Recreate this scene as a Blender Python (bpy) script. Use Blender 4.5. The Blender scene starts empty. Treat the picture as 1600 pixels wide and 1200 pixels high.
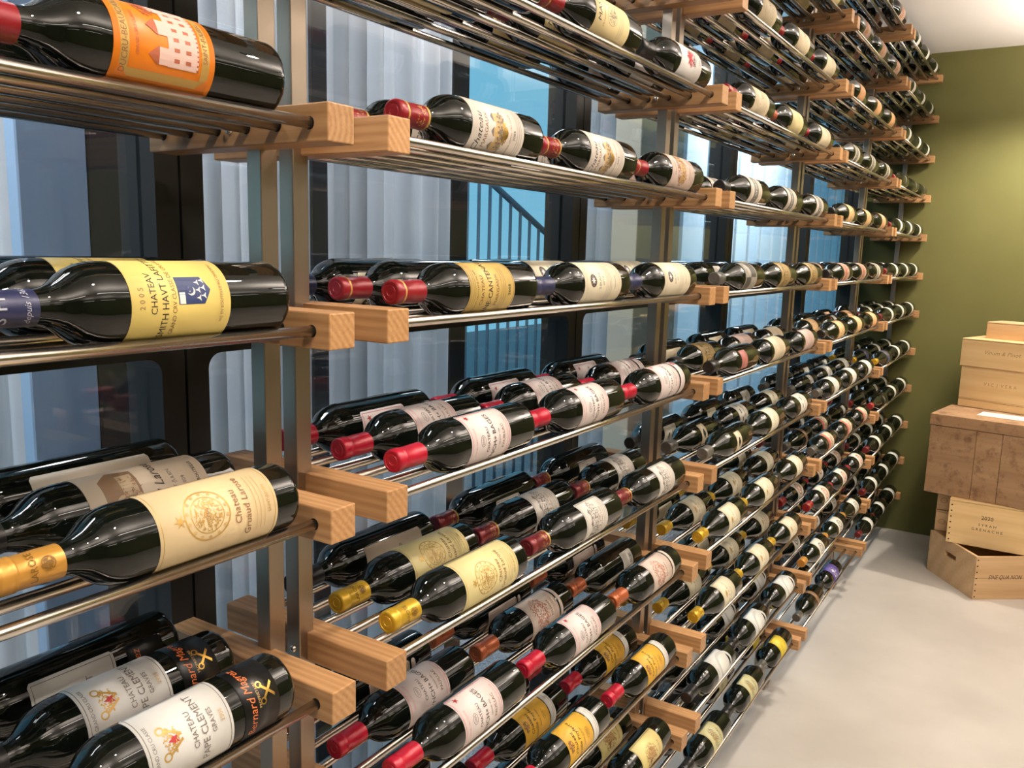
import bpy, bmesh, math, random
from mathutils import Vector, Matrix, Quaternion

# ------------------------------------------------------------------ scene / camera / light
scene = bpy.context.scene
COL = scene.collection
random.seed(7)

L = 1.18            # length of one rack bay (m)
H = 0.218           # shelf pitch
AW, AH, AD = 0.039, 0.040, 0.300      # oak arm: width, height, depth
B0 = 0.0936         # start of the right-hand bay's arm after the left-hand one
ZF = 1.77           # top of the reference shelf (row 0) above the floor
WY = 0.40           # window plane
WALLX = 4.78        # green wall
CEIL = ZF + 1.0

cam_d = bpy.data.cameras.new('camera')
cam = bpy.data.objects.new('camera', cam_d)
COL.objects.link(cam)
yaw, pit, rol = 0.5660614, -0.158415, 0.0264586
F = Vector((math.cos(yaw)*math.cos(pit), math.sin(yaw)*math.cos(pit), math.sin(pit)))
R0 = Vector((math.sin(yaw), -math.cos(yaw), 0)); U0 = R0.cross(F)
Rv = R0*math.cos(rol) + U0*math.sin(rol); Uv = -R0*math.sin(rol) + U0*math.cos(rol)
cam.matrix_world = Matrix(((Rv.x, Uv.x, -F.x, -0.65166), (Rv.y, Uv.y, -F.y, -0.64643),
                           (Rv.z, Uv.z, -F.z, -0.14529 + ZF), (0, 0, 0, 1)))
cam_d.sensor_width = 36.0
cam_d.lens = 1316.9/1600*36.0
cam_d.clip_start = 0.02
scene.camera = cam

world = bpy.data.worlds.new('sky'); scene.world = world; world.use_nodes = True
bg = world.node_tree.nodes['Background']
bg.inputs[0].default_value = (0.24, 0.62, 0.84, 1); bg.inputs[1].default_value = 1.0

def spot(x, y, z, tx, ty, tz, power, size=1.9, color=(1, 0.79, 0.56), radius=0.035):
    d = bpy.data.lights.new('track_spot_light', 'SPOT'); d.energy = power; d.color = color
    d.spot_size = size; d.spot_blend = 0.7; d.shadow_soft_size = radius
    o = bpy.data.objects.new('track_spot_light', d); COL.objects.link(o); o.location = (x, y, z)
    o.rotation_euler = (Vector((tx, ty, tz)) - Vector((x, y, z))).to_track_quat('-Z', 'Y').to_euler()
    return o
SPOTS = [(-1.5, -0.58), (-0.35, -0.58), (0.85, -0.58), (2.0, -0.58), (3.1, -0.58), (4.28, -0.70)]
for sx, sy in SPOTS:
    spot(sx, sy, CEIL-0.14, sx+0.05, -0.2, 0.6, 125 if sx > 4 else 27 if sx > 3 else 40, 2.2, (1, 0.91, 0.79))
# added unseen strips over the aisle, to fill the room and brighten the ceiling
FILL_STRIPS = [(-1.6, -1.10), (0.2, -1.10), (2.0, -1.10), (3.8, -1.10), (-1.6, -2.7), (0.2, -2.7), (2.0, -2.7), (3.8, -2.7)]
for sx, sy in FILL_STRIPS:
    for up in (0, 1):
        d = bpy.data.lights.new('added_fill_strip_light', 'AREA'); d.shape = 'RECTANGLE'; d.size = 1.2; d.size_y = 0.06
        d.energy = ((62 if sx > 3 else 42 if sx > 1 else 24) if sy > -2 else 12) if up else 4; d.color = (1, 0.90, 0.81)
        o = bpy.data.objects.new('added_fill_strip_light', d); COL.objects.link(o); o.location = (sx, sy, CEIL-0.42+(0.03 if up else -0.03))
        if up: o.rotation_euler = (math.pi, 0, 0)

# lamps of the lobby beyond the glass
for sx, sy, sz, pw_ in ((0.6, 1.3, 2.9, 62), (2.6, 1.7, 2.9, 22), (6.5, 1.1, 3.0, 100), (-0.6, 1.1, 2.9, 42)):
    d = bpy.data.lights.new('lobby_ceiling_light', 'AREA'); d.shape = 'RECTANGLE'; d.size = 1.6; d.size_y = 0.3; d.energy = pw_; d.color = (1.0, 0.95, 0.92)
    o = bpy.data.objects.new('lobby_ceiling_light', d); COL.objects.link(o); o.location = (sx, sy, sz); o.rotation_euler = (0.35 if sx > 6 else -0.35, 0, 0)
scene.view_settings.view_transform = 'Standard'
scene.view_settings.look = 'None'
scene.view_settings.exposure = 0.0
scene.view_settings.gamma = 1.0
scene.view_settings.use_curve_mapping = False
cy = scene.cycles
cy.use_denoising = True
cy.max_bounces = 8; cy.diffuse_bounces = 3; cy.glossy_bounces = 5; cy.transparent_max_bounces = 10
cy.caustics_reflective = False; cy.caustics_refractive = False
cy.sample_clamp_indirect = 6.0

# ------------------------------------------------------------------ materials
def lin(r, g, b):
    f = lambda c: (c/255/12.92) if c/255 <= 0.04045 else ((c/255+0.055)/1.055)**2.4
    return (f(r), f(g), f(b), 1)
MATS = {}
def mat(name, col, rough=0.5, metal=0.0, spec=0.5, coat=0.0):
    if name in MATS: return MATS[name]
    m = bpy.data.materials.new(name); m.use_nodes = True
    b = m.node_tree.nodes['Principled BSDF']
    b.inputs['Base Color'].default_value = col if len(col) == 4 else (*col, 1)
    b.inputs['Roughness'].default_value = rough; b.inputs['Metallic'].default_value = metal
    b.inputs['Specular IOR Level'].default_value = spec; b.inputs['Coat Weight'].default_value = coat
    MATS[name] = m
    return m
def N(m, t, **kw):
    n = m.node_tree.nodes.new(t)
    for k, v in kw.items(): setattr(n, k, v)
    return n
def ramp(m, stops):
    n = N(m, 'ShaderNodeValToRGB'); e = n.color_ramp.elements
    e[0].position, e[0].color = stops[0]; e[1].position, e[1].color = stops[-1]
    for p, c in stops[1:-1]:
        q = e.new(p); q.color = c
    return n
def wood(name, dark, light, axis='Y', scale=1.0, rough=0.45, dist=1.2, rings=34.0):
    m = mat(name, light, rough); nt = m.node_tree; ln = nt.links.new
    b = nt.nodes['Principled BSDF']
    tc = N(m, 'ShaderNodeTexCoord'); inf = N(m, 'ShaderNodeObjectInfo')
    add = N(m, 'ShaderNodeVectorMath', operation='MULTIPLY_ADD')
    comb = N(m, 'ShaderNodeCombineXYZ')
    for i in range(3): ln(inf.outputs['Random'], comb.inputs[i])
    add.inputs[1].default_value = (1, 1, 1)
    mul = N(m, 'ShaderNodeVectorMath', operation='SCALE'); mul.inputs['Scale'].default_value = 0.35
    ln(comb.outputs[0], mul.inputs[0]); ln(tc.outputs['Object'], add.inputs[0]); ln(mul.outputs[0], add.inputs[2])
    mp = N(m, 'ShaderNodeMapping')
    st = {'X': (0.06, 1, 1), 'Y': (1, 0.06, 1), 'Z': (1, 1, 0.06)}[axis]
    mp.inputs['Scale'].default_value = tuple(s*scale for s in st)
    mp.inputs['Rotation'].default_value = (0.02, 0.6, 0.02) if axis == 'Y' else (0.02, 0.02, 0.02)
    ln(add.outputs[0], mp.inputs[0])
    w = N(m, 'ShaderNodeTexWave', wave_type='RINGS', rings_direction=axis)
    w.inputs['Scale'].default_value = rings; w.inputs['Distortion'].default_value = dist*2; w.inputs['Detail'].default_value = 2; w.inputs['Detail Scale'].default_value = 1.5
    ln(mp.outputs[0], w.inputs[0])
    n = N(m, 'ShaderNodeTexNoise'); n.inputs['Scale'].default_value = 220*scale; n.inputs['Detail'].default_value = 3
    ln(mp.outputs[0], n.inputs['Vector'])
    mx = N(m, 'ShaderNodeMath', operation='MULTIPLY_ADD'); mx.inputs[1].default_value = 0.30
    ln(w.outputs['Fac'], mx.inputs[0])
    m2 = N(m, 'ShaderNodeMath', operation='MULTIPLY'); m2.inputs[1].default_value = 0.70
    ln(n.outputs['Fac'], m2.inputs[0]); ln(m2.outputs[0], mx.inputs[2])
    r = ramp(m, [(0.18, dark), (0.75, light)]); ln(mx.outputs[0], r.inputs[0])
    hsv = N(m, 'ShaderNodeHueSaturation'); mr = N(m, 'ShaderNodeMapRange')
    mr.inputs['To Min'].default_value = 0.86; mr.inputs['To Max'].default_value = 1.1
    ln(inf.outputs['Random'], mr.inputs['Value']); ln(mr.outputs[0], hsv.inputs['Value']); ln(r.outputs[0], hsv.inputs['Color'])
    ln(hsv.outputs[0], b.inputs['Base Color'])
    bp = N(m, 'ShaderNodeBump'); bp.inputs['Strength'].default_value = 0.12; bp.inputs['Distance'].default_value = 0.002
    ln(n.outputs['Fac'], bp.inputs['Height']); ln(bp.outputs[0], b.inputs['Normal'])
    return m
def mottled(name, c1, c2, scale, rough, bump=0.0, detail=5, rough2=None):
    m = mat(name, c1, rough); nt = m.node_tree; b = nt.nodes['Principled BSDF']
    tc = N(m, 'ShaderNodeTexCoord'); n = N(m, 'ShaderNodeTexNoise'); n.inputs['Scale'].default_value = scale; n.inputs['Detail'].default_value = detail
    nt.links.new(tc.outputs['Object'], n.inputs['Vector'])
    r = ramp(m, [(0.35, c1), (0.68, c2)]); nt.links.new(n.outputs['Fac'], r.inputs[0]); nt.links.new(r.outputs[0], b.inputs['Base Color'])
    if bump:
        bp = N(m, 'ShaderNodeBump'); bp.inputs['Strength'].default_value = bump; bp.inputs['Distance'].default_value = 0.003
        nt.links.new(n.outputs['Fac'], bp.inputs['Height']); nt.links.new(bp.outputs[0], b.inputs['Normal'])
    if rough2 is not None:
        mr = N(m, 'ShaderNodeMapRange'); mr.inputs['To Min'].default_value = rough; mr.inputs['To Max'].default_value = rough2
        nt.links.new(n.outputs['Fac'], mr.inputs['Value']); nt.links.new(mr.outputs[0], b.inputs['Roughness'])
    return m
def brushed(name, col, rough, axis):
    m = mat(name, col, rough, 1.0); nt = m.node_tree; b = nt.nodes['Principled BSDF']
    tc = N(m, 'ShaderNodeTexCoord'); mp = N(m, 'ShaderNodeMapping')
    mp.inputs['Scale'].default_value = (900, 900, 6) if axis == 'Z' else (6, 900, 900)
    n = N(m, 'ShaderNodeTexNoise'); n.inputs['Scale'].default_value = 1.0
    nt.links.new(tc.outputs['Object'], mp.inputs[0]); nt.links.new(mp.outputs[0], n.inputs['Vector'])
    mr = N(m, 'ShaderNodeMapRange'); mr.inputs['To Min'].default_value = rough*0.75; mr.inputs['To Max'].default_value = rough*1.3
    nt.links.new(n.outputs['Fac'], mr.inputs['Value']); nt.links.new(mr.outputs[0], b.inputs['Roughness'])
    return m

OAK = wood('oak', lin(164, 116, 70), lin(198, 153, 106), 'Y', 1.0, 0.45, 0.7, 40.0)
STEEL = brushed('brushed_steel_post', lin(172, 158, 142), 0.36, 'Z')
ROD = brushed('steel_rod', lin(218, 210, 202), 0.22, 'X')
BOLT = mat('bolt_steel', lin(210, 205, 198), 0.25, 1.0)
BLACKHOLE = mat('dark_hole', (0.01, 0.008, 0.006, 1), 0.8)
GLASS = mat('dark_bottle_glass', (0.0035, 0.005, 0.0035, 1), 0.03, 0, 0.55)
GLASSG = mat('green_bottle_glass', (0.0045, 0.0062, 0.003, 1), 0.03, 0, 0.55)
FRAME = mat('black_window_frame', lin(34, 32, 28), 0.45)
WALLG = mottled('olive_wall_paint', lin(94, 92, 44), lin(100, 97, 48), 3.0, 0.75, 0.02)
FLOOR = mottled('polished_concrete', lin(182, 175, 166), lin(200, 193, 184), 2.2, 0.42, 0.0, 6, 0.55)
CEILM = mat('ceiling_paint', lin(238, 232, 226), 0.8)
WALLW = mat('white_wall_paint', lin(226, 220, 212), 0.8)
CARPET = mottled('grey_carpet', lin(96, 99, 104), lin(150, 153, 158), 160, 0.95, 0.6, 3)

PANE = bpy.data.materials.new('window_glass'); PANE.use_nodes = True
nt = PANE.node_tree; nt.nodes.clear()
out = N(PANE, 'ShaderNodeOutputMaterial'); mixs = N(PANE, 'ShaderNodeMixShader')
tr = N(PANE, 'ShaderNodeBsdfTransparent'); tr.inputs[0].default_value = (0.90, 0.93, 0.95, 1)
gl = N(PANE, 'ShaderNodeBsdfGlossy'); gl.inputs['Roughness'].default_value = 0.0; gl.inputs['Color'].default_value = (1, 1, 1, 1)
lw = N(PANE, 'ShaderNodeLayerWeight'); lw.inputs[0].default_value = 0.5
pw = N(PANE, 'ShaderNodeMath', operation='POWER'); pw.inputs[1].default_value = 5.0
ma = N(PANE, 'ShaderNodeMath', operation='MULTIPLY_ADD'); ma.inputs[1].default_value = 0.96; ma.inputs[2].default_value = 0.045
nt.links.new(lw.outputs['Facing'], pw.inputs[0]); nt.links.new(pw.outputs[0], ma.inputs[0]); nt.links.new(ma.outputs[0], mixs.inputs[0])
nt.links.new(tr.outputs[0], mixs.inputs[1]); nt.links.new(gl.outputs[0], mixs.inputs[2]); nt.links.new(mixs.outputs[0], out.inputs[0])

CURT = bpy.data.materials.new('sheer_curtain'); CURT.use_nodes = True
nt = CURT.node_tree; b = nt.nodes['Principled BSDF']; b.inputs['Base Color'].default_value = lin(208, 208, 212); b.inputs['Roughness'].default_value = 0.9
tl = N(CURT, 'ShaderNodeBsdfTranslucent'); tl.inputs[0].default_value = lin(212, 212, 216)
mixc = N(CURT, 'ShaderNodeMixShader'); mixc.inputs[0].default_value = 0.55
nt.links.new(b.outputs[0], mixc.inputs[1]); nt.links.new(tl.outputs[0], mixc.inputs[2]); nt.links.new(mixc.outputs[0], nt.nodes['Material Output'].inputs[0])

# ------------------------------------------------------------------ mesh helpers
def link(o, parent=None):
    COL.objects.link(o)
    if parent is not None: o.parent = parent
    return o
def obj(name, me, parent=None, loc=None):
    o = bpy.data.objects.new(name, me); link(o, parent)
    if loc is not None: o.location = loc
    return o
def empty(name, loc=(0, 0, 0)):
    o = bpy.data.objects.new(name, None); COL.objects.link(o); o.location = loc; o.empty_display_size = 0.05
    return o
def tag(o, label=None, cat=None, group=None, kind=None):
    if label: o['label'] = label
    if cat: o['category'] = cat
    if group: o['group'] = group
    if kind: o['kind'] = kind
    return o
def bm_mesh(bm, name, mats, smooth=False):
    me = bpy.data.meshes.new(name); bm.normal_update(); bm.to_mesh(me); bm.free()
    for m in (mats if isinstance(mats, (list, tuple)) else [mats]): me.materials.append(m)
    if smooth:
        me.polygons.foreach_set('use_smooth', [True]*len(me.polygons))
    return me
def bbox(bm, x0, y0, z0, x1, y1, z1, mi=0):
    vs = [bm.verts.new(p) for p in ((x0, y0, z0), (x1, y0, z0), (x1, y1, z0), (x0, y1, z0), (x0, y0, z1), (x1, y0, z1), (x1, y1, z1), (x0, y1, z1))]
    for f in ((0, 3, 2, 1), (4, 5, 6, 7), (0, 1, 5, 4), (1, 2, 6, 5), (2, 3, 7, 6), (3, 0, 4, 7)):
        fc = bm.faces.new([vs[i] for i in f]); fc.material_index = mi
def box_mesh(name, x0, y0, z0, x1, y1, z1, m, bevel=0.0, seg=1):
    bm = bmesh.new(); bbox(bm, x0, y0, z0, x1, y1, z1)
    if bevel: bmesh.ops.bevel(bm, geom=list(bm.edges), offset=bevel, segments=seg, affect='EDGES', profile=0.5)
    return bm_mesh(bm, name, m)
def lathe(bm, prof, seg=40, mi=0, cap0=False, cap1=False):
    rings = []
    for r, z in prof:
        rings.append([bm.verts.new((r*math.cos(2*math.pi*i/seg), r*math.sin(2*math.pi*i/seg), z)) for i in range(seg)])
    for a, b in zip(rings, rings[1:]):
        for i in range(seg):
            f = bm.faces.new((a[i], a[(i+1) % seg], b[(i+1) % seg], b[i])); f.material_index = mi; f.smooth = True
    if cap0: f = bm.faces.new(rings[0][::-1]); f.material_index = mi
    if cap1: f = bm.faces.new(rings[-1]); f.material_index = mi
def tube_between(bm, a, b, r, seg=10, mi=0):
    a, b = Vector(a), Vector(b); q = (b-a).to_track_quat('Z', 'Y'); n = (b-a).length
    ra = [bm.verts.new(a + q @ Vector((r*math.cos(2*math.pi*i/seg), r*math.sin(2*math.pi*i/seg), 0))) for i in range(seg)]
    rb = [bm.verts.new(a + q @ Vector((r*math.cos(2*math.pi*i/seg), r*math.sin(2*math.pi*i/seg), n))) for i in range(seg)]
    for i in range(seg):
        f = bm.faces.new((ra[i], ra[(i+1) % seg], rb[(i+1) % seg], rb[i])); f.smooth = True; f.material_index = mi
    bm.faces.new(ra[::-1]).material_index = mi; bm.faces.new(rb).material_index = mi

# flat text outlines (built-in font), cached as 2-D triangles
_TXT = {}
def text2d(s):
    if s in _TXT: return _TXT[s]
    cu = bpy.data.curves.new('lettering_tmp', 'FONT'); cu.body = s; cu.align_x = 'CENTER'; cu.align_y = 'CENTER'; cu.resolution_u = 2
    o = bpy.data.objects.new('lettering_tmp', cu); COL.objects.link(o)
    dg = bpy.context.evaluated_depsgraph_get(); ev = o.evaluated_get(dg); me = ev.to_mesh()
    v = [(p.co.x, p.co.y) for p in me.vertices]; f = [tuple(p.vertices) for p in me.polygons]
    ev.to_mesh_clear(); bpy.data.objects.remove(o); bpy.data.curves.remove(cu)
    _TXT[s] = (v, f)
    return _TXT[s]

class Print:
    """flat print laid on a label: shapes in label coordinates (s along the circumference, t along the axis)"""
    def __init__(self): self.v, self.f, self.mi, self.mats, self.k = [], [], [], [], 0
    def _m(self, m):
        if m not in self.mats: self.mats.append(m)
        return self.mats.index(m)
    def _add(self, v, f, m):
        n = len(self.v); self.k += 1; e = 0.00004*min(self.k, 14)
        self.v += [(a, b, e) for a, b in v]; self.f += [tuple(i+n for i in q) for q in f]; self.mi += [self._m(m)]*len(f)
    def text(self, s, x, y, size, m, shear=0.0, sx=1.0, rot=0.0):
        v, f = text2d(s); c, d = math.cos(rot), math.sin(rot)
        pts = [((a*sx+b*shear)*size, b*size) for a, b in v]
        self._add([(x+a*c-b*d, y+a*d+b*c) for a, b in pts], f, m); return self
    def rect(self, x0, y0, x1, y1, m):
        n = max(1, int(abs(x1-x0)/0.004)); v = []
        for i in range(n+1):
            x = x0+(x1-x0)*i/n; v += [(x, y0), (x, y1)]
        self._add(v, [(2*i, 2*i+2, 2*i+3, 2*i+1) for i in range(n)], m); return self
    def frame(self, x0, y0, x1, y1, w, m):
        self.rect(x0, y0, x1, y0+w, m); self.rect(x0, y1-w, x1, y1, m); self.rect(x0, y0+w, x0+w, y1-w, m); self.rect(x1-w, y0+w, x1, y1-w, m); return self
    def disc(self, x, y, r, m, ry=None, n=20):
        ry = ry or r; v = [(x, y)] + [(x+r*math.cos(2*math.pi*i/n), y+ry*math.sin(2*math.pi*i/n)) for i in range(n)]
        self._add(v, [(0, 1+i, 1+(i+1) % n) for i in range(n)], m); return self
    def ring(self, x, y, r, w, m, ry=None, n=28):
        ry = ry or r; v = []
        for i in range(n):
            a = 2*math.pi*i/n; v += [(x+r*math.cos(a), y+ry*math.sin(a)), (x+(r-w)*math.cos(a), y+(ry-w)*math.sin(a))]
        self._add(v, [(2*i, (2*i+2) % (2*n), (2*i+3) % (2*n), 2*i+1) for i in range(n)], m); return self
    def poly(self, pts, m): self._add(pts, [tuple(range(len(pts)))], m); return self
    def star(self, x, y, r, m, n=8, q=0.35):
        pts = [(x+(r if i % 2 == 0 else r*q)*math.sin(math.pi*i/n), y+(r if i % 2 == 0 else r*q)*math.cos(math.pi*i/n)) for i in range(2*n)]
        v = [(x, y)] + pts; self._add(v, [(0, 1+i, 1+(i+1) % (2*n)) for i in range(2*n)], m); return self
    def engrave(self, x, y, w, h, n, m, seed=1, th=0.0005):
        rd = random.Random(seed)
        for _ in range(int(n*2.2)):
            a = rd.uniform(0, 2*math.pi); q = math.sqrt(rd.random())
            cx, cy_ = x + q*w/2*math.cos(a), y + q*h/2*math.sin(a)
            ln_, an = rd.uniform(0.0015, 0.0042), rd.choice((0, 0, math.pi/2, math.pi/2, 0.6, -0.6))
            ux, uy = math.cos(an)*ln_/2, math.sin(an)*ln_/2; px, py = -math.sin(an)*th, math.cos(an)*th
            self._add([(cx-ux-px, cy_-uy-py), (cx+ux-px, cy_+uy-py), (cx+ux+px, cy_+uy+py), (cx-ux+px, cy_-uy+py)], [(0, 1, 2, 3)], m)
        return self
    def rules(self, x0, x1, ys, th, m):
        for y in ys: self.rect(x0, y-th/2, x1, y+th/2, m)
        return self
    def castle(self, x, y, w, h, m, dark):
        self.rect(x-w/2, y-h*0.5, x+w/2, y+h*0.1, m)
        for i in (-1, 0, 1):
            cx = x+i*w*0.38; self.rect(cx-w*0.11, y-h*0.5, cx+w*0.11, y+h*0.28, m)
            self.poly([(cx-w*0.13, y+h*0.28), (cx+w*0.13, y+h*0.28), (cx, y+h*0.5)], dark)
        for i in range(-3, 4):
            for j in (-0.32, -0.08): self.rect(x+i*w*0.135-w*0.025, y+h*j-h*0.05, x+i*w*0.135+w*0.025, y+h*j+h*0.06, dark)
        return self
    def _split(self, lim):
        V = self.v; F_, M_ = [], []
        for f, mi in zip(self.f, self.mi):
            tri = [tuple(f)] if len(f) <= 4 and max(V[i][0] for i in f)-min(V[i][0] for i in f) <= lim else [(f[0], f[i], f[i+1]) for i in range(1, len(f)-1)]
            while tri:
                t = tri.pop()
                if len(t) == 4 or max(V[i][0] for i in t)-min(V[i][0] for i in t) <= lim: F_.append(t); M_.append(mi); continue
                k_ = max(range(3), key=lambda i: abs(V[t[i]][0]-V[t[(i+1) % 3]][0])); a, b_, c = t[k_], t[(k_+1) % 3], t[(k_+2) % 3]
                V.append(tuple((p+q)/2 for p, q in zip(V[a], V[b_]))); m_ = len(V)-1; tri += [(a, m_, c), (m_, b_, c)]
        self.f, self.mi = F_, M_
    def bent(self, name, R):
        self._split(0.006 if R > 0.03 else 0.003)
        me = bpy.data.meshes.new(name)
        me.from_pydata([((R+e)*math.sin(s/R), -(R+e)*math.cos(s/R), t) for s, t, e in self.v], [], self.f)
        for m in self.mats: me.materials.append(m)
        me.polygons.foreach_set('material_index', self.mi); me.update(); return me
    def flat(self, name, M):
        """M maps (s, t, lift) to 3-D"""
        me = bpy.data.meshes.new(name)
        me.from_pydata([M(s, t, e) for s, t, e in self.v], [], self.f)
        for m in self.mats: me.materials.append(m)
        me.polygons.foreach_set('material_index', self.mi); me.update(); return me

# ------------------------------------------------------------------ the room
def struct(name, me, parent=None):
    o = obj(name, me, parent)
    if parent is None: tag(o, kind='structure')
    return o
XB, YB = -3.2, -3.6          # back and right-hand walls, out of the picture
struct('floor', box_mesh('floor', XB, YB, -0.1, WALLX+0.1, WY+0.06, 0, FLOOR))
struct('ceiling', box_mesh('ceiling', XB, YB, CEIL, WALLX+0.1, WY+0.06, CEIL+0.12, CEILM))
struct('wall_far', box_mesh('wall_far', WALLX, YB, 0, WALLX+0.1, WY+0.06, CEIL, WALLG))
struct('wall_right', box_mesh('wall_right', XB, YB-0.1, 0, WALLX+0.1, YB, CEIL, WALLG))
struct('wall_near', box_mesh('wall_near', XB-0.1, YB-0.1, 0, XB, WY+0.06, CEIL, WALLG))

# window wall: black metal frames with an upper and a lower pane
WP = 1.152; W0 = 0.092
def window(n, x0, x1):
    bm = bmesh.new(); fw = 0.038; y0, y1 = WY-0.03, WY+0.05
    zt = CEIL-0.03
    bbox(bm, x0+0.002, y0, 0, x0+fw, y1, CEIL); bbox(bm, x1-fw, y0, 0, x1-0.002, y1, CEIL)
    bbox(bm, x0+fw, y0, zt-0.05, x1-fw, y1, CEIL)
    ztr = ZF-0.305
    bbox(bm, x0+fw, y0, ztr, x1-fw, y1, ztr+0.065)
    bbox(bm, x0+fw, y0, 0, x1-fw, y1, 0.07)
    # inner beads and rounded corners of the lower pane
    for a, b, c in ((x0+fw, 1, 1), (x1-fw, -1, 1)):
        for zc, sg in ((ztr, -1), (0.07, 1)):
            n_ = 5; r = 0.022
            pts = [(a, zc)] + [(a+b*(r-r*math.sin(math.pi/2*i/n_)), zc+sg*(r-r*math.cos(math.pi/2*i/n_))) for i in range(n_+1)]
            va = [bm.verts.new((p, y0, q)) for p, q in pts]; vb = [bm.verts.new((p, y1, q)) for p, q in pts]
            try:
                bm.faces.new(va); bm.faces.new(vb[::-1])
                for i in range(len(pts)): j = (i+1) % len(pts); bm.faces.new((va[i], va[j], vb[j], vb[i]))
            except ValueError: pass
    bmesh.ops.recalc_face_normals(bm, faces=bm.faces)
    w = struct('window_%d' % n, bm_mesh(bm, 'window_frame', FRAME))
    obj('pane', box_mesh('pane', x0+fw, WY, ztr+0.065, x1-fw, WY+0.008, zt-0.05, PANE), w)
    obj('pane', box_mesh('pane', x0+fw, WY, 0.07, x1-fw, WY+0.008, ztr, PANE), w)
    return w
k = 1
struct('wall_left_unseen', box_mesh('wall_left_unseen', XB, WY-0.03, 0, W0-WP, WY+0.06, CEIL, WALLG))  # unseen stretch made solid to darken what the steel posts reflect
xs = [W0+WP*i for i in range(-1, 5)]
for a, b in zip(xs, xs[1:]):
    window(k, a, min(b, WALLX)); k += 1

# ------------------------------------------------------------------ beyond the glass
struct('floor_outside', box_mesh('floor_outside', XB-4, WY+0.06, -0.12, 16, 9, -0.01, CARPET))
def curtain(x0, x1, y, label, z0=0.03, z1=CEIL+0.2, folds=9, amp=0.018):
    bm = bmesh.new(); n = int(folds*10); a = []; b = []
    rd = random.Random(int(x0*1000)); ph = rd.uniform(0, 6)
    for i in range(n+1):
        u = i/n; yy = y + amp*math.sin(u*folds*2*math.pi+ph) + amp*0.5*math.sin(u*folds*3.7+ph*2)
        a.append(bm.verts.new((x0+(x1-x0)*u, yy, z0))); b.append(bm.verts.new((x0+(x1-x0)*u, yy, z1)))
    for i in range(n): bm.faces.new((a[i], a[i+1], b[i+1], b[i])).smooth = True
    o = obj('sheer_curtain', bm_mesh(bm, 'sheer_curtain', CURT))
    return tag(o, label, 'curtain', 'sheer curtains behind the glass')
curtain(0.285, 0.56, 0.62, 'white pleated sheer curtain behind glass, just left of the two nearest steel posts', folds=6)
curtain(0.63, 1.02, 0.62, 'white pleated sheer curtain behind glass, right of the nearest steel posts', folds=8)
curtain(-0.32, 0.0, 0.62, 'pale curtain at the left picture edge behind the glass', folds=6)
curtain(1.7, 1.92, 0.62, 'grey-blue sheer curtain behind glass beside the bright blue strip', folds=4)
DARKP = mat('dark_column', lin(52, 50, 48), 0.6); BEIGE = mat('beige_column', lin(190, 176, 156), 0.7)
BLUEP = mat('blue_panel', lin(164, 184, 210), 0.5); PALEB = mat('pale_blue_panel', lin(196, 218, 232), 0.6)
SILV = mat('railing_grey', lin(84, 110, 128), 0.5)
def column(x0, x1, y0, y1, m, label, name='column', z1=CEIL+0.2):
    o = obj(name, box_mesh(name, x0, y0, -0.01, x1, y1, z1, m, 0.004)); return tag(o, label, 'column')
column(0.345, 0.445, 1.0, 1.1, DARKP, 'dark brown column behind the glass left of the nearest window mullion')
column(0.655, 0.73, 0.70, 0.78, DARKP, 'narrow dark column behind the glass between the two white curtains')
column(1.15, 1.225, 0.70, 0.78, DARKP, 'narrow dark column behind the glass left of the stair railing')
column(3.42, 4.00, 1.2, 1.45, BEIGE, 'beige column behind the glass beside the second pair of steel posts')
o = obj('blue_panel', box_mesh('blue_panel', 0.205, 1.0, -0.01, 0.342, 1.04, ZF+1.2, BLUEP, 0.003)); tag(o, 'blue panel behind the glass at the left picture edge', 'panel')
# pale panelled screen far outside
scr = empty('panelled_screen', (5.0, 1.65, -0.01)); tag(scr, 'pale blue screen of tall vertical panels seen through the far windows', 'screen')
x = 0.12; px = [5.16, 5.66]
while px[-1] < 12.5: px.append(px[-1]+0.36)
for a, b in zip(px, px[1:]):
    me = box_mesh('screen_panel', a+0.035, 0, 0.0, b-0.035, 0.04, 3.1, PALEB, 0.004); q = obj('screen_panel', me, scr, (-5.0, 0, 0))
obj('screen_backing', box_mesh('screen_backing', 5.0, 0.05, 0, 12.7, 0.07, 3.1, SILV), scr, (-5.0, 0, 0))
# stair railing in silhouette
rl = empty('stair_railing', (4.0, 2.5, -0.01)); tag(rl, 'grey stair railing sloping down behind the glass', 'railing')
bm = bmesh.new(); tube_between(bm, (3.55, 2.5, ZF+0.46), (5.25, 2.5, ZF-0.25), 0.022)
obj('handrail', bm_mesh(bm, 'handrail', SILV), rl, (-4.0, -2.5, 0.01))
for i in range(13):
    xx = 3.6+0.125*i; bm = bmesh.new(); tube_between(bm, (xx, 2.5, -0.01), (xx, 2.5, ZF+0.46-(xx-3.55)*0.418), 0.011, 6)
    obj('baluster', bm_mesh(bm, 'baluster', SILV), rl, (-4.0, -2.5, 0.01))

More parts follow.
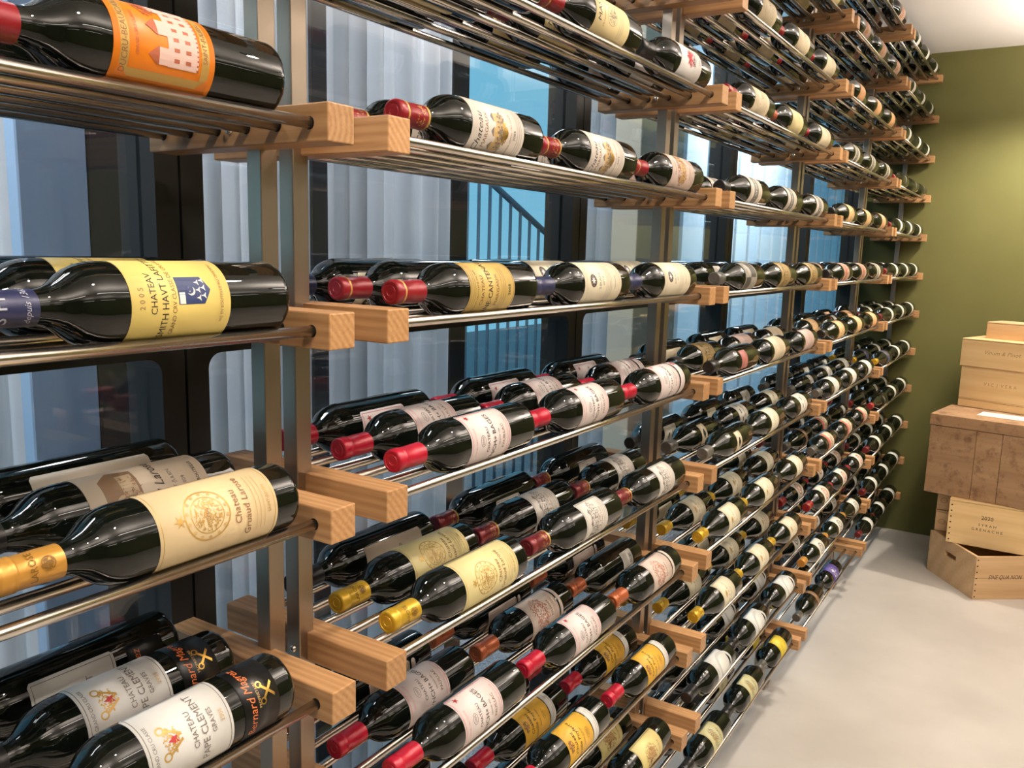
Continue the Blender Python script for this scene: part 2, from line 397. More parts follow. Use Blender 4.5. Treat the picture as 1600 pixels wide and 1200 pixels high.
# ------------------------------------------------------------------ racks
ROWS = list(range(-4, 8))
ROD_Y = [0.0265+0.049*i for i in range(6)]
ROD_Z = -0.0205
arm_me = box_mesh('shelf_arm', 0, 0, -AH, AW, AD, 0, OAK, 0.0016, 2)
BAYX0, BAYX1 = B0+AW, L          # clear span of a bay
def rod_mesh():
    bm = bmesh.new(); r = 0.0062
    tube_between(bm, (BAYX0, 0, 0), (BAYX1, 0, 0), r, 14, 0)
    for xa, xb in ((BAYX0-0.004, BAYX0+0.0006), (BAYX1-0.0006, BAYX1+0.004)): tube_between(bm, (xa, 0, 0), (xb, 0, 0), r+0.0007, 14, 1)
    return bm_mesh(bm, 'rod', [ROD, BLACKHOLE])
rod_me = rod_mesh()
post_me = box_mesh('post', 0, 0, 0.0, 0.025, 0.024, CEIL-0.04, STEEL, 0.0012, 2)
def bolt_mesh():
    bm = bmesh.new(); lathe(bm, [(0.0, 0.0045), (0.003, 0.0042), (0.005, 0.0025), (0.0055, 0.0), ], 12)
    bmesh.ops.rotate(bm, verts=bm.verts, matrix=Matrix.Rotation(-math.pi/2, 3, 'Y')); bmesh.ops.recalc_face_normals(bm, faces=bm.faces)
    return bm_mesh(bm, 'bolt', BOLT)
bolt_me = bolt_mesh()
foot_me = box_mesh('foot_plate', -0.004, -0.02, 0, 0.029, 0.044, 0.006, STEEL, 0.001)
BAYTXT = ['nearest the camera, holding the orange-label bottle', 'second from the camera, right of the nearest posts', 'third from the camera in the middle of the wall',
          'fourth from the camera, one short of the green wall', 'standing against the green wall']
for b in range(5):
    ox = (b-1)*L
    rk = empty('wine_rack', (ox, 0, 0))
    tag(rk, 'steel and oak wine rack bay ' + BAYTXT[b], 'wine rack', 'wine rack bays along the window')
    for xp in (0.080, L+0.031):
        if xp > L and b == 4: xp = L+0.024
        obj('post', post_me, rk, (xp, 0.138, 0)); obj('foot_plate', foot_me, rk, (xp, 0.138, 0))
    for r in ROWS:
        z = ZF-r*H
        a = obj('shelf_arm', arm_me, rk, (B0, 0, z)); obj('bolt', bolt_me, a, (0.080-B0, 0.15, -0.02))
        a = obj('shelf_arm', arm_me, rk, (L, 0, z)); obj('bolt', bolt_me, a, (0, 0.1524, -0.021))
        for y in ROD_Y: obj('rod', rod_me, rk, (0, y, z+ROD_Z))

# ------------------------------------------------------------------ bottles
INK = mat('ink_black', lin(40, 34, 30), 0.6); INKG = mat('ink_grey', lin(120, 112, 106), 0.6); INKB = mat('ink_brown', lin(140, 98, 66), 0.6)
GOLD = mat('foil_gold', lin(214, 170, 84), 0.32, 0.85); GOLDP = mat('print_gold', lin(198, 158, 84), 0.45, 0.3); RED = mat('print_red', lin(176, 40, 44), 0.5)
NAVY = mat('print_navy', lin(44, 58, 104), 0.5); WHITEP = mat('print_white', lin(240, 236, 228), 0.5); ORNG = mat('print_orange', lin(226, 120, 60), 0.5); BLK = mat('label_black', lin(18, 17, 17), 0.35)
BRICK = mat('print_brick', lin(176, 96, 66), 0.5); PINK = mat('print_pink', lin(224, 150, 150), 0.5); TAN = mat('print_tan', lin(206, 170, 112), 0.5)

def P(): return Print()
def pr_duc():
    p = P(); w = 0.043
    p.frame(-w, 0.092, w, 0.178, 0.008, GOLDP); p.poly([(-w-.001, .091), (-w+.012, .091), (-w-.001, .103)], MATS['paper_duc']); p.poly([(-w-.001, .179), (-w-.001, .167), (-w+.012, .179)], MATS['paper_duc'])
    p.text('DUCRU-BEAUCAILLOU', 0.0, 0.174, 0.0078, INKB); p.text('SAINT-JULIEN', 0.0, 0.096, 0.0065, INKB)
    p.rect(-0.028, 0.103, 0.034, 0.107, BRICK); p.castle(0.004, 0.129, 0.064, 0.048, MATS['castle_pale'], BRICK)
    for i in range(16): p.poly([(-.026+.004*i, .1035), (-.023+.004*i, .1035), (-.0245+.004*i, .1075)], MATS['castle_pale'])
    p.engrave(0.030, 0.146, 0.03, 0.02, 40, BRICK, 3); p.text('GRAND CRU CLASSE', -0.004, 0.163, 0.0042, BRICK)
    return p
def pr_smith():
    p = P()
    p.text('2 0 0 5', -0.006, 0.1695, 0.0072, INKB); p.text('CHATEAV', -0.001, 0.158, 0.0088, INK); p.text('SMITH HAVT LAFITTE', -0.001, 0.1468, 0.0094, INK); p.text('GRAND CRV CLASSE DE GRAVES', 0.0, 0.1375, 0.0058, INKB)
    p.rect(-0.0125, 0.106, 0.0135, 0.1335, NAVY); p.poly([(-.0125, .1062), (.0135, .1062), (.0005, .0985)], NAVY)
    p.rect(-0.012, 0.1265, -0.0015, 0.1325, WHITEP); p.disc(-0.0005, 0.1195, 0.0042, WHITEP); p.disc(0.0008, 0.1208, 0.0040, NAVY)
    for i in range(3):
        for j in range(2): p.star(-0.007+0.0072*i+0.002*j, 0.1115-0.0055*j, 0.0036, WHITEP, 3, 0.3)
    p.text("MIS EN BOUTEILLE AU CHATEAU", 0, 0.087, 0.0042, INKB)
    return p
def crest(p, t, r, m, m2):
    p.ring(0, t, r, 0.0016, m); p.ring(0, t, r*0.72, 0.001, m); p.engrave(0, t, r*1.25, r*1.2, 70, m, 5, 0.0004)
    for i in range(14):
        a = 2*math.pi*i/14; p.disc(r*0.86*math.cos(a), t+r*0.86*math.sin(a), 0.0017, m2, n=8)
    return p
def pr_gru():
    p = P(); p.frame(-0.051, 0.036, 0.051, 0.168, 0.0008, GOLDP)
    crest(p, 0.117, 0.026, GOLDP, TAN); p.star(0, 0.148, 0.007, GOLDP, 6); p.text('2006', 0, 0.117, 0.006, INKB)
    p.text('Chateau', 0, 0.083, 0.0108, INKB, 0.15); p.text('Gruaud Larose', 0, 0.071, 0.0108, INKB, 0.15); p.rules(-0.03, 0.03, (0.060, 0.055, 0.050), 0.0005, TAN); p.text('SAINT-JULIEN', 0, 0.044, 0.005, GOLDP)
    return p
def pr_pape():
    p = P(); p.frame(-0.049, 0.088, 0.049, 0.178, 0.0008, INKG)
    p.text('GRAND CRU CLASSE', 0, 0.172, 0.0052, INKG)
    for i, m in ((-1, GOLDP), (1, GOLDP)):
        p.poly([(i*0.001, .142), (i*0.004, .142), (i*0.014, .158), (i*0.011, .158)], m); p.ring(i*0.013, 0.161, 0.0045, 0.0016, m)
    p.star(0, 0.151, 0.0065, RED, 5, 0.45); p.engrave(0, 0.152, 0.026, 0.02, 26, GOLDP, 8)
    p.text('CHATEAU', 0, 0.129, 0.0084, INKG); p.text('PAPE CLEMENT', 0, 0.1175, 0.0108, INKG); p.text('GRAVES', 0, 0.107, 0.0072, INKG); p.text('2005', 0, 0.096, 0.0065, TAN)
    return p
def pr_pape2():
    p = P(); p.text('Bernard Magrez', 0.0, 0.0585, 0.0135, ORNG, 0.3); p.text('PROPRIETAIRE', 0.0, 0.049, 0.0045, TAN)
    for i in (-1, 1):
        p.poly([(i*-.009, .030), (i*-.006, .029), (i*0.009, .043), (i*0.006, .044)], GOLD); p.ring(i*0.009, 0.0445, 0.0038, 0.0014, GOLD)
    return p
def pr_marg():
    p = P(); p.text('Chateau', -0.004, 0.168, 0.0165, INK, 0.35); p.text('MARGAUX', 0, 0.153, 0.0105, INKB, 0, 0.95)
    p.castle(0, 0.128, 0.052, 0.03, TAN, INKG); p.engrave(0, 0.117, 0.06, 0.016, 60, INKG, 4, 0.0004); p.disc(0, 0.110, 0.009, GOLD); p.engrave(0, 0.110, 0.03, 0.012, 22, GOLD, 9, 0.0008)
    p.text('PREMIER GRAND CRU CLASSE', 0, 0.094, 0.0045, INKB); p.text('2005', 0, 0.085, 0.007, INK); p.rules(-0.036, 0.036, (0.078, 0.073, 0.068), 0.0005, INKG)
    return p
def pr_brane():
    p = P(); p.frame(-0.05, 0.072, 0.05, 0.178, 0.001, INKB); p.rules(-0.045, 0.045, (0.172, 0.168), 0.0005, INKB); p.text('GRAND CRU CLASSE EN 1855', 0, 0.162, 0.0046, INKB)
    p.text('CHATEAU', 0, 0.150, 0.0095, INKB); p.text('BRANE-CANTENAC', 0, 0.131, 0.0150, INK, 0, 0.78); p.text('MARGAUX', 0, 0.114, 0.0095, INKB); p.rules(-0.035, 0.035, (0.104, 0.099, 0.094), 0.0006, INKB); p.text('2005', 0, 0.084, 0.008, INK)
    return p
def pr_star():
    p = P(); p.disc(0.004, 0.152, 0.0115, mat('emblem_brown', lin(66, 50, 46), 0.5)); p.star(0.004, 0.152, 0.0088, WHITEP, 8, 0.3)
    p.text('SIRAN', 0.003, 0.127, 0.0105, INKG); p.text('2014', 0.003, 0.115, 0.008, INKG); p.rules(-0.034, 0.036, (0.103, 0.097, 0.091, 0.085), 0.0006, INKG); p.text('MARGAUX', 0, 0.070, 0.005, INKG); p.ring(0, 0.115, 0.056, 0.0006, TAN, 0.062)
    return p
def pr_lynch(strip=False):
    p = P(); p.frame(-0.0505, 0.0765, 0.0505, 0.1715, 0.0014, PINK)
    p.text('GRAND CRU CLASSE', 0, 0.162, 0.0046, PINK); p.ring(0, 0.146, 0.0085, 0.0007, INKG, 0.006); p.text('2005', 0, 0.146, 0.0062, INKG)
    p.text('CHATEAU', 0, 0.132, 0.0084, INK); p.text('LYNCH', -0.0235, 0.1165, 0.0122, INK); p.star(0, 0.1165, 0.0035, INKG, 6); p.text('BAGES', 0.0235, 0.1165, 0.0122, INK)
    p.text('GRAND VIN', 0, 0.104, 0.0046, INKG); p.text('PAUILLAC', 0, 0.0935, 0.0082, INKB); p.star(0.041, 0.158, 0.006, RED, 5); p.text('APPELLATION PAUILLAC CONTROLEE', 0, 0.083, 0.0036, PINK)
    return p
def pr_lynch2():
    p = pr_lynch(); p.rect(0.030, 0.050, 0.042, 0.059, RED); p.rules(-0.04, 0.02, (0.052, 0.057), 0.0007, INKG); return p
def pr_leo():
    p = P(); p.frame(-0.046, 0.073, 0.046, 0.150, 0.0007, INKG); p.castle(0, 0.122, 0.058, 0.03, MATS['paper_leo'], INKG); p.engrave(0, 0.116, 0.085, 0.034, 150, INKG, 11, 0.0004); p.text('CHATEAU COS', 0, 0.094, 0.007, INKB); p.rules(-0.036, 0.036, (0.086, 0.081), 0.0005, INKG)
    return p
def pr_copper():
    p = P(); p.frame(-0.046, 0.066, 0.046, 0.160, 0.0007, BRICK); p.ring(0, 0.123, 0.021, 0.001, BRICK, 0.016); p.engrave(0, 0.123, 0.07, 0.05, 170, BRICK, 12, 0.0004); p.text('PICHON', 0, 0.090, 0.0085, INKB); p.rules(-0.036, 0.036, (0.080, 0.075), 0.0005, BRICK)
    return p
def pr_poy():
    p = P(); p.engrave(0.0, 0.158, 0.022, 0.016, 30, INKB, 14, 0.0006); p.text('Chateau', 0, 0.142, 0.0125, INK, 0.1); p.text('Leoville Poyferre', 0, 0.127, 0.0120, INK, 0.1); p.text('Saint-Julien', 0, 0.113, 0.008, INKB, 0.2); p.ring(0, 0.097, 0.010, 0.0006, INKB, 0.005); p.text('2000', 0, 0.097, 0.006, INKB)
    p.rules(-0.036, 0.036, (0.066, 0.060), 0.0007, INKG)
    return p
def pr_ship():
    p = P(); p.frame(-0.047, 0.062, 0.047, 0.168, 0.0007, INKB)
    p.poly([(-.010, .098), (.014, .100), (.020, .120), (.004, .140), (-.006, .132)], TAN); p.poly([(-.004, .115), (-.020, .130), (-.006, .128)], INKB); p.engrave(0, 0.118, 0.055, 0.055, 110, INKB, 15, 0.0005); p.text('BEYCHEVELLE', 0, 0.078, 0.006, INKB)
    return p
def pr_red():
    p = P(); p.star(0.002, 0.128, 0.021, RED, 7, 0.4); p.engrave(0.002, 0.122, 0.035, 0.04, 40, RED, 21, 0.0009); p.engrave(0, 0.105, 0.03, 0.02, 20, INK, 22, 0.0005); p.text('2008', 0, 0.078, 0.006, INKG); return p
def pr_mas():
    p = P(); p.text('MAS', 0, 0.168, 0.016, INK, 0.1); p.text('LA MONDOTTE', 0, 0.152, 0.006, INKB); p.ring(0.0, 0.125, 0.015, 0.0006, INKG, 0.018); p.engrave(0, 0.124, 0.024, 0.028, 40, INKG, 23, 0.0004); p.rules(-0.03, 0.03, (0.098, 0.092, 0.086), 0.0005, INKG); return p
def pr_lines(seed):
    p = P(); rd = random.Random(seed); p.text('GRAND VIN', 0, 0.168, 0.006, INKG); p.text('CHATEAU', 0, 0.154, 0.009, INKB); p.rules(-0.035, 0.035, [0.143-0.0095*i for i in range(7)], 0.0009, INKG); p.engrave(0.012, 0.118, 0.03, 0.03, 16, INKB, seed, 0.0005); return p
def pr_engr(seed, m=None):
    p = P(); p.frame(-0.048, 0.068, 0.048, 0.176, 0.0007, INKG); p.castle(0, 0.128, 0.06, 0.034, TAN, m or INKG); p.engrave(0, 0.128, 0.075, 0.055, 120, m or INKG, seed, 0.0005); p.text('CHATEAU', 0, 0.164, 0.007, INKB); p.text('GRAND CRU', 0, 0.088, 0.0075, INKB); p.rules(-0.035, 0.035, (0.079, 0.074), 0.0006, INKG); return p
def pr_beige():
    p = P(); sep = mat('print_sepia', lin(128, 104, 80), 0.6); p.poly([(-.03, .118), (.03, .118), (.034, .142), (.02, .158), (-.012, .158), (-.032, .144)], sep)
    bl_ = mat('print_dun', lin(176, 156, 128), 0.6); p.rect(0.0, 0.121, 0.024, 0.138, bl_); p.ring(-0.012, 0.132, 0.014, 0.004, bl_, 0.018); p.engrave(0, 0.136, 0.066, 0.04, 60, INKB, 61, 0.0004)
    p.text('Grand Larose', 0, 0.097, 0.0145, INK, 0.3); p.text('SAINT-JULIEN', 0, 0.081, 0.006, INKG); p.text('2009', 0, 0.069, 0.006, INKG); p.text('MIS EN BOUTEILLE', 0, 0.052, 0.0055, INK); return p
def pr_band():
    p = P(); p.rect(-0.05, 0.108, 0.05, 0.145, mat('print_slate', lin(112, 106, 98), 0.5)); p.text('LATOUR', 0, 0.126, 0.014, WHITEP); p.rules(-0.04, 0.04, (0.158, 0.165, 0.092), 0.0012, INKG); return p
def pr_script():
    p = P(); p.text('Clos de la Roche', 0, 0.118, 0.010, INKB, 0.35); p.engrave(0, 0.135, 0.02, 0.012, 26, GOLDP, 31, 0.0007); p.text('GRAND CRU', 0, 0.102, 0.0046, INKG); p.frame(-0.046, 0.074, 0.046, 0.158, 0.0008, TAN); return p
def pr_arc():
    p = P(); g = mat('emboss_grey', lin(196, 196, 192), 0.6); p.ring(0, 0.085, 0.040, 0.010, g, 0.045); p.text('BLANC', 0, 0.142, 0.006, INKG); return p
def pr_cheval():
    p = P(); p.engrave(0, 0.126, 0.07, 0.03, 90, INKG, 33, 0.0005); p.engrave(0.008, 0.130, 0.04, 0.02, 40, GOLDP, 34, 0.0007); p.text('CHEVAL', 0, 0.098, 0.011, INKG); p.frame(-0.046, 0.083, 0.046, 0.155, 0.0008, TAN); return p
def pr_yel():
    p = P(); p.text('Tardieu', 0, 0.125, 0.011, INKB, 0.3); p.frame(-0.046, 0.083, 0.046, 0.152, 0.001, INKB); return p
def pr_check():
    p = P(); g = MATS['grey_dark']; p.rect(-0.045, 0.125, 0.0, 0.165, g); p.rect(0.0, 0.085, 0.045, 0.125, g); p.text('G', 0.02, 0.145, 0.012, INKG); return p
def pr_mark():
    p = P(); p.disc(0.0, 0.118, 0.0085, BLK); p.rect(-0.012, 0.114, -0.006, 0.122, BLK); p.rect(0.007, 0.113, 0.012, 0.123, BLK); return p
def pr_marks():
    p = P()
    for a, b in ((-0.028, 0.12), (0.0, 0.125), (0.026, 0.118)): p.rect(a-0.008, b-0.004, a+0.008, b+0.004, BLK)
    p.rules(-0.04, 0.04, (0.098,), 0.003, INKG); return p
def pr_swoosh():
    p = P(); p.engrave(-0.01, 0.12, 0.04, 0.006, 12, INKG, 41, 0.0006); p.text('Opus', 0.012, 0.112, 0.009, INKG, 0.3); return p
def pr_pinks():
    p = P(); p.star(0, 0.13, 0.010, BRICK, 5, 0.5); return p
def pr_dots(m):
    p = P(); p.disc(-0.008, 0.125, 0.0035, m); p.disc(0.008, 0.125, 0.0035, m); p.disc(0.0, 0.113, 0.003, m); p.rules(-0.04, 0.04, (0.085, 0.155), 0.0012, TAN); return p
def pr_rings():
    p = P(); p.rules(-0.055, 0.055, (0.076, 0.135), 0.0022, INK); p.text('BOND', 0, 0.108, 0.011, INK); return p
def pr_redart():
    p = P(); p.rect(-0.05, 0.135, 0.05, 0.157, mat('print_coral', lin(206, 84, 72), 0.5)); p.engrave(0, 0.112, 0.07, 0.036, 90, INKB, 43, 0.0007); p.engrave(0, 0.14, 0.06, 0.02, 40, PINK, 44, 0.0008); return p
def pr_swirl(m):
    p = P(); p.ring(0.004, 0.118, 0.026, 0.006, m, 0.022); p.ring(0.006, 0.118, 0.014, 0.005, m, 0.011); p.text('XX', 0.0, 0.092, 0.006, INK); return p
def pr_purple():
    p = P(); p.star(0.012, 0.13, 0.012, WHITEP, 5, 0.5); p.disc(-0.012, 0.135, 0.006, WHITEP); p.engrave(0, 0.125, 0.06, 0.05, 30, WHITEP, 47, 0.0012); return p
def pr_thin():
    p = P(); p.rules(-0.05, 0.05, (0.094, 0.136), 0.0009, INKG); p.text('DOMAINE', 0, 0.116, 0.008, INKG); return p
mat('paper_duc', lin(232, 128, 22), 0.42); mat('castle_pale', lin(226, 190, 178), 0.6); mat('grey_dark', lin(70, 66, 60), 0.5)
CAPS = {'red': lin(140, 20, 32), 'rasp': lin(178, 18, 46), 'navy': lin(46, 50, 84), 'gold': lin(206, 166, 44), 'amber': lin(206, 150, 66), 'copper': lin(176, 92, 52), 'wine': lin(118, 34, 38), 'black': lin(28, 27, 27), 'grey': lin(92, 90, 84), 'blush': lin(190, 96, 70)}
for k_, c in CAPS.items(): mat('capsule_'+k_, c, 0.34, 0.35 if k_ in ('gold', 'amber', 'copper', 'wine', 'blush') else 0.1, 0.6)
# type: (words, paper sRGB, label t0, t1, half width, capsule, print builder, extra label strips, shape)
T = {
 'duc': ('orange castle-label', (232, 128, 22), 0.086, 0.184, 0.056, 'red', pr_duc, (), 'bx'),
 'smith': ('yellow blue-crest', (238, 212, 122), 0.077, 0.180, 0.054, 'navy', pr_smith, (), 'bx'),
 'gru': ('cream gold-crest', (232, 206, 160), 0.033, 0.171, 0.054, 'amber', pr_gru, (), 'bx'),
 'gru2': ('cream gold-crest', (238, 222, 160), 0.033, 0.171, 0.054, 'gold', pr_gru, (), 'bx'),
 'beige': ('beige engraved-label', (206, 190, 168), 0.040, 0.176, 0.054, 'black', pr_beige, (), 'bx'),
 'pape': ('white key-emblem', (226, 224, 220), 0.085, 0.181, 0.052, 'black', pr_pape, ((0.024, 0.070, 0.050, 'label_black', pr_pape2),), 'bx'),
 'marg': ('white castle-label', (228, 216, 204), 0.060, 0.186, 0.052, 'red', pr_marg, (), 'bx'),
 'brane': ('gold label', (206, 176, 100), 0.070, 0.180, 0.053, 'red', pr_brane, (), 'bx'),
 'star': ('cream star-emblem', (236, 224, 196), 0.044, 0.184, 0.052, 'navy', pr_star, (), 'bx'),
 'lynch': ('white pink-bordered', (236, 222, 218), 0.074, 0.174, 0.053, 'rasp', pr_lynch, (), 'bx'),
 'lynch2': ('double white-label', (236, 222, 218), 0.074, 0.174, 0.053, 'rasp', pr_lynch2, ((0.044, 0.066, 0.050, 'paper_lynch2', None),), 'bx'),
 'leo': ('white engraved-label', (234, 226, 216), 0.070, 0.153, 0.049, 'wine', pr_leo, (), 'bx'),
 'copper': ('copper engraved-label', (228, 210, 196), 0.063, 0.163, 0.049, 'copper', pr_copper, ((0.048, 0.058, 0.048, 'paper_copper', None),), 'bx'),
 'poy': ('deep yellow-label', (240, 186, 66), 0.078, 0.170, 0.049, 'rasp', pr_poy, ((0.055, 0.075, 0.048, 'print_white', None),), 'bx'),
 'ship': ('pale yellow engraved', (240, 222, 150), 0.060, 0.170, 0.050, 'black', pr_ship, (), 'bx'),
 'redfig': ('white red-figure', (230, 224, 220), 0.066, 0.176, 0.052, 'black', pr_red, (), 'bx'),
 'mas': ('cream script-label', (236, 214, 160), 0.060, 0.184, 0.052, 'red', pr_mas, (), 'bx'),
 'greyeng': ('blush engraved-label', (216, 192, 178), 0.062, 0.182, 0.052, 'red', lambda: pr_engr(62, INKB), (), 'bx'),
 'creamA': ('cream lined-label', (230, 212, 178), 0.062, 0.180, 0.052, 'red', lambda: pr_lines(63), (), 'bx'),
 'creamB': ('yellowish lined-label', (232, 214, 156), 0.062, 0.176, 0.052, 'blush', lambda: pr_lines(64), (), 'bx'),
 'latour': ('white slate-banded', (226, 212, 196), 0.078, 0.172, 0.053, 'black', pr_band, (), 'bg'),
 'check': ('grey chequered-label', (150, 144, 132), 0.076, 0.170, 0.050, 'grey', pr_check, (), 'bg'),
 'goldeng': ('gilt engraved-label', (176, 150, 96), 0.076, 0.170, 0.050, 'black', lambda: pr_engr(65, BLK), (), 'bg'),
 'pinksm': ('small pink-label', (176, 110, 104), 0.104, 0.152, 0.026, 'black', pr_pinks, (), 'bg'),
 'lined': ('ivory lined-label', (230, 212, 180), 0.060, 0.174, 0.052, 'black', lambda: pr_lines(66), (), 'bx'),
 'pinkl': ('pinkish lined-label', (218, 188, 176), 0.060, 0.174, 0.052, 'black', lambda: pr_lines(67), (), 'bx'),
 'mark12': ('narrow cream-label', (224, 210, 180), 0.098, 0.138, 0.030, 'grey', pr_mark, (), 'bg'),
 'swoosh': ('plain ivory-label', (236, 228, 200), 0.074, 0.150, 0.052, 'black', pr_swoosh, (), 'bg'),
 'marks': ('white black-marked', (236, 230, 214), 0.070, 0.150, 0.054, 'black', pr_marks, (), 'bx'),
 'script': ('ivory script-label', (236, 226, 196), 0.070, 0.162, 0.050, 'gold', pr_script, (), 'bg'),
 'arc': ('white arc-embossed', (236, 236, 230), 0.060, 0.152, 0.052, 'black', pr_arc, (), 'bx'),
 'cheval': ('green-cream engraved', (218, 212, 160), 0.080, 0.158, 0.050, 'black', pr_cheval, (), 'bx'),
 'yel': ('lemon yellow-label', (228, 204, 62), 0.080, 0.155, 0.050, 'grey', pr_yel, (), 'bx'),
 'pinkbr': ('dusky pink-label', (206, 170, 156), 0.070, 0.160, 0.053, 'black', lambda: pr_engr(68, BRICK), (), 'bx'),
 'peach': ('peach label', (238, 196, 140), 0.070, 0.162, 0.055, 'black', lambda: pr_dots(INK), (), 'bg'),
 'orang': ('orange-edged label', (236, 180, 128), 0.070, 0.162, 0.055, 'black', lambda: pr_dots(BRICK), (), 'bg'),
 'cw': ('cream grey-banded', (232, 222, 196), 0.080, 0.160, 0.055, 'black', pr_band, (), 'bg'),
 'redw': ('rose-tinted label', (214, 178, 160), 0.070, 0.160, 0.055, 'black', lambda: pr_engr(69, RED), (), 'bg'),
 'rings': ('white black-ringed', (234, 230, 218), 0.070, 0.150, 0.058, 'grey', pr_rings, (), 'bx'),
 'redart': ('coral-topped label', (232, 216, 186), 0.075, 0.158, 0.055, 'grey', pr_redart, (), 'bx'),
 'swirl': ('white red-swirl', (236, 230, 212), 0.080, 0.158, 0.055, 'red', lambda: pr_swirl(BRICK), (), 'bx'),
 'gswirl': ('white grey-swirl', (234, 230, 214), 0.080, 0.158, 0.055, 'amber', lambda: pr_swirl(INKG), (), 'bg'),
 'purple': ('purple label', (92, 74, 148), 0.070, 0.165, 0.050, 'black', pr_purple, (), 'bx'),
 'brownb': ('brown-banded', (120, 88, 62), 0.090, 0.120, 0.058, 'grey', lambda: P().rules(-0.05, 0.05, (0.1, 0.11), 0.001, TAN), (), 'bg'),
 'thin': ('white band-label', (232, 230, 216), 0.088, 0.142, 0.058, 'wine', pr_thin, (), 'bg'),
 'navyb': ('navy label', (58, 60, 84), 0.075, 0.150, 0.055, 'gold', lambda: P().rules(-0.05, 0.05, (0.1, 0.12), 0.001, TAN), (), 'bg'),
 'redcap': ('plain dark red-capped', (60, 56, 50), 0.085, 0.12, 0.02, 'red', lambda: P().rect(-0.01, 0.09, 0.01, 0.1, INKG), (), 'bg'),
}
for k_, t in T.items():
    if 'paper_'+k_ not in MATS: mat('paper_'+k_, lin(*t[1]), 0.48)
RB = 0.0375
def glass_mesh(shape):
    bm = bmesh.new()
    if shape == 'bx':
        pr_ = [(0.006, 0.014), (0.020, 0.008), (0.031, 0.001), (0.0350, 0.0005), (0.0368, 0.0035), (RB, 0.008), (RB, 0.06), (RB, 0.12), (RB, 0.188), (0.0370, 0.196), (0.0352, 0.205), (0.0318, 0.2135), (0.0270, 0.2205), (0.0222, 0.2260), (0.0180, 0.2320), (0.0155, 0.2390), (0.0146, 0.247), (0.0142, 0.262), (0.0138, 0.288), (0.0148, 0.289), (0.0150, 0.296), (0.0138, 0.300), (0.0, 0.300)]
    else:
        pr_ = [(0.006, 0.014), (0.020, 0.008), (0.031, 0.001), (0.0355, 0.0005), (0.0372, 0.0035), (0.038, 0.008), (0.038, 0.06), (0.038, 0.12), (0.038, 0.160), (0.0372, 0.172), (0.0350, 0.184), (0.0316, 0.196), (0.0272, 0.208), (0.0228, 0.220), (0.0190, 0.232), (0.0164, 0.244), (0.0150, 0.258), (0.0142, 0.272), (0.0138, 0.288), (0.0150, 0.289), (0.0150, 0.296), (0.0138, 0.298), (0.0, 0.298)]
    lathe(bm, pr_, 40); bmesh.ops.remove_doubles(bm, verts=bm.verts, dist=1e-6); bmesh.ops.recalc_face_normals(bm, faces=bm.faces)
    return bm_mesh(bm, 'bottle_glass', GLASS if shape == 'bx' else GLASSG, True)
GL = {s: glass_mesh(s) for s in ('bx', 'bg')}
def capsule_mesh(key):
    bm = bmesh.new(); h = 0.3008
    lathe(bm, [(0.0153, 0.2450), (0.0154, 0.2455), (0.0152, 0.262), (0.0149, 0.284), (0.0158, 0.2852), (0.0158, 0.2868), (0.0154, 0.2878), (0.0158, 0.2895), (0.0159, 0.2965), (0.0150, 0.2998), (0.0135, h), (0.0115, h), (0.0110, h-0.0006), (0.0088, h-0.0006), (0.0084, h), (0.0050, h), (0.0046, h-0.0006), (0.0, h-0.0006)], 28)
    bmesh.ops.remove_doubles(bm, verts=bm.verts, dist=1e-6); bmesh.ops.recalc_face_normals(bm, faces=bm.faces)
    me = bm_mesh(bm, 'capsule', [MATS['capsule_'+key], GOLDP], False)
    if key == 'red':
        for p in me.polygons:
            if 0.2845 < p.center.z < 0.2875 and abs(p.normal.z) < 0.7: p.material_index = 1
    for p in me.polygons: p.use_smooth = abs(p.normal.z) < 0.5
    return me
CAPM = {k_: capsule_mesh(k_) for k_ in CAPS}
def strip_mesh(name, t0, t1, hw, R, m, th=0.0004, n=26, rc=0.003):
    """curved paper label with rounded corners and a real paper edge"""
    bm = bmesh.new(); cols = []
    for i in range(n+1):
        s = -hw+2*hw*i/n; d = min(hw-abs(s), rc); q = rc-math.sqrt(max(0, rc*rc-(rc-d)**2)) if d < rc else 0
        a = s/R; pts = []
        for rr in (R, R+th):
            for t in (t0+q, t1-q): pts.append(bm.verts.new((rr*math.sin(a), -rr*math.cos(a), t)))
        cols.append(pts)
    for c, d in zip(cols, cols[1:]):
        bm.faces.new((c[2], d[2], d[3], c[3])).smooth = True
        bm.faces.new((c[0], c[1], d[1], d[0])).smooth = True
        bm.faces.new((c[0], d[0], d[2], c[2])); bm.faces.new((c[1], c[3], d[3], d[1]))
    bm.faces.new((cols[0][0], cols[0][2], cols[0][3], cols[0][1])); bm.faces.new((cols[-1][0], cols[-1][1], cols[-1][3], cols[-1][2]))
    return bm_mesh(bm, name, m)
KIND = {}
def kind(k_):
    if k_ in KIND: return KIND[k_]
    w, col, t0, t1, hw, cap, pf, extra, shape = T[k_]
    R = 0.0376 if shape == 'bx' else 0.0381
    lab = strip_mesh('front_label', t0, t1, hw, R, MATS['paper_'+k_])
    prm = pf().bent('label_print', R+0.00045)
    ex = []
    for (a, b, h2, mn, epf) in extra:
        e = strip_mesh('lower_label', a, b, h2, R, MATS[mn]); ep = epf().bent('label_print', R+0.00045) if epf else None
        ex.append((e, ep))
    KIND[k_] = (GL[shape], CAPM[cap], lab, prm, ex)
    return KIND[k_]
BARC = Print(); rd_ = random.Random(5)
for i in range(14): BARC.rect(-0.012+0.0017*i, 0.062, -0.012+0.0017*i+rd_.choice((0.0005, 0.0009)), 0.074, INK)
BARC.rules(-0.016, 0.016, (0.084, 0.089, 0.094, 0.099), 0.0012, INKG)
BACKM = strip_mesh('back_label', 0.056, 0.106, 0.020, 0.0382, mat('paper_back', lin(206, 200, 190), 0.55))
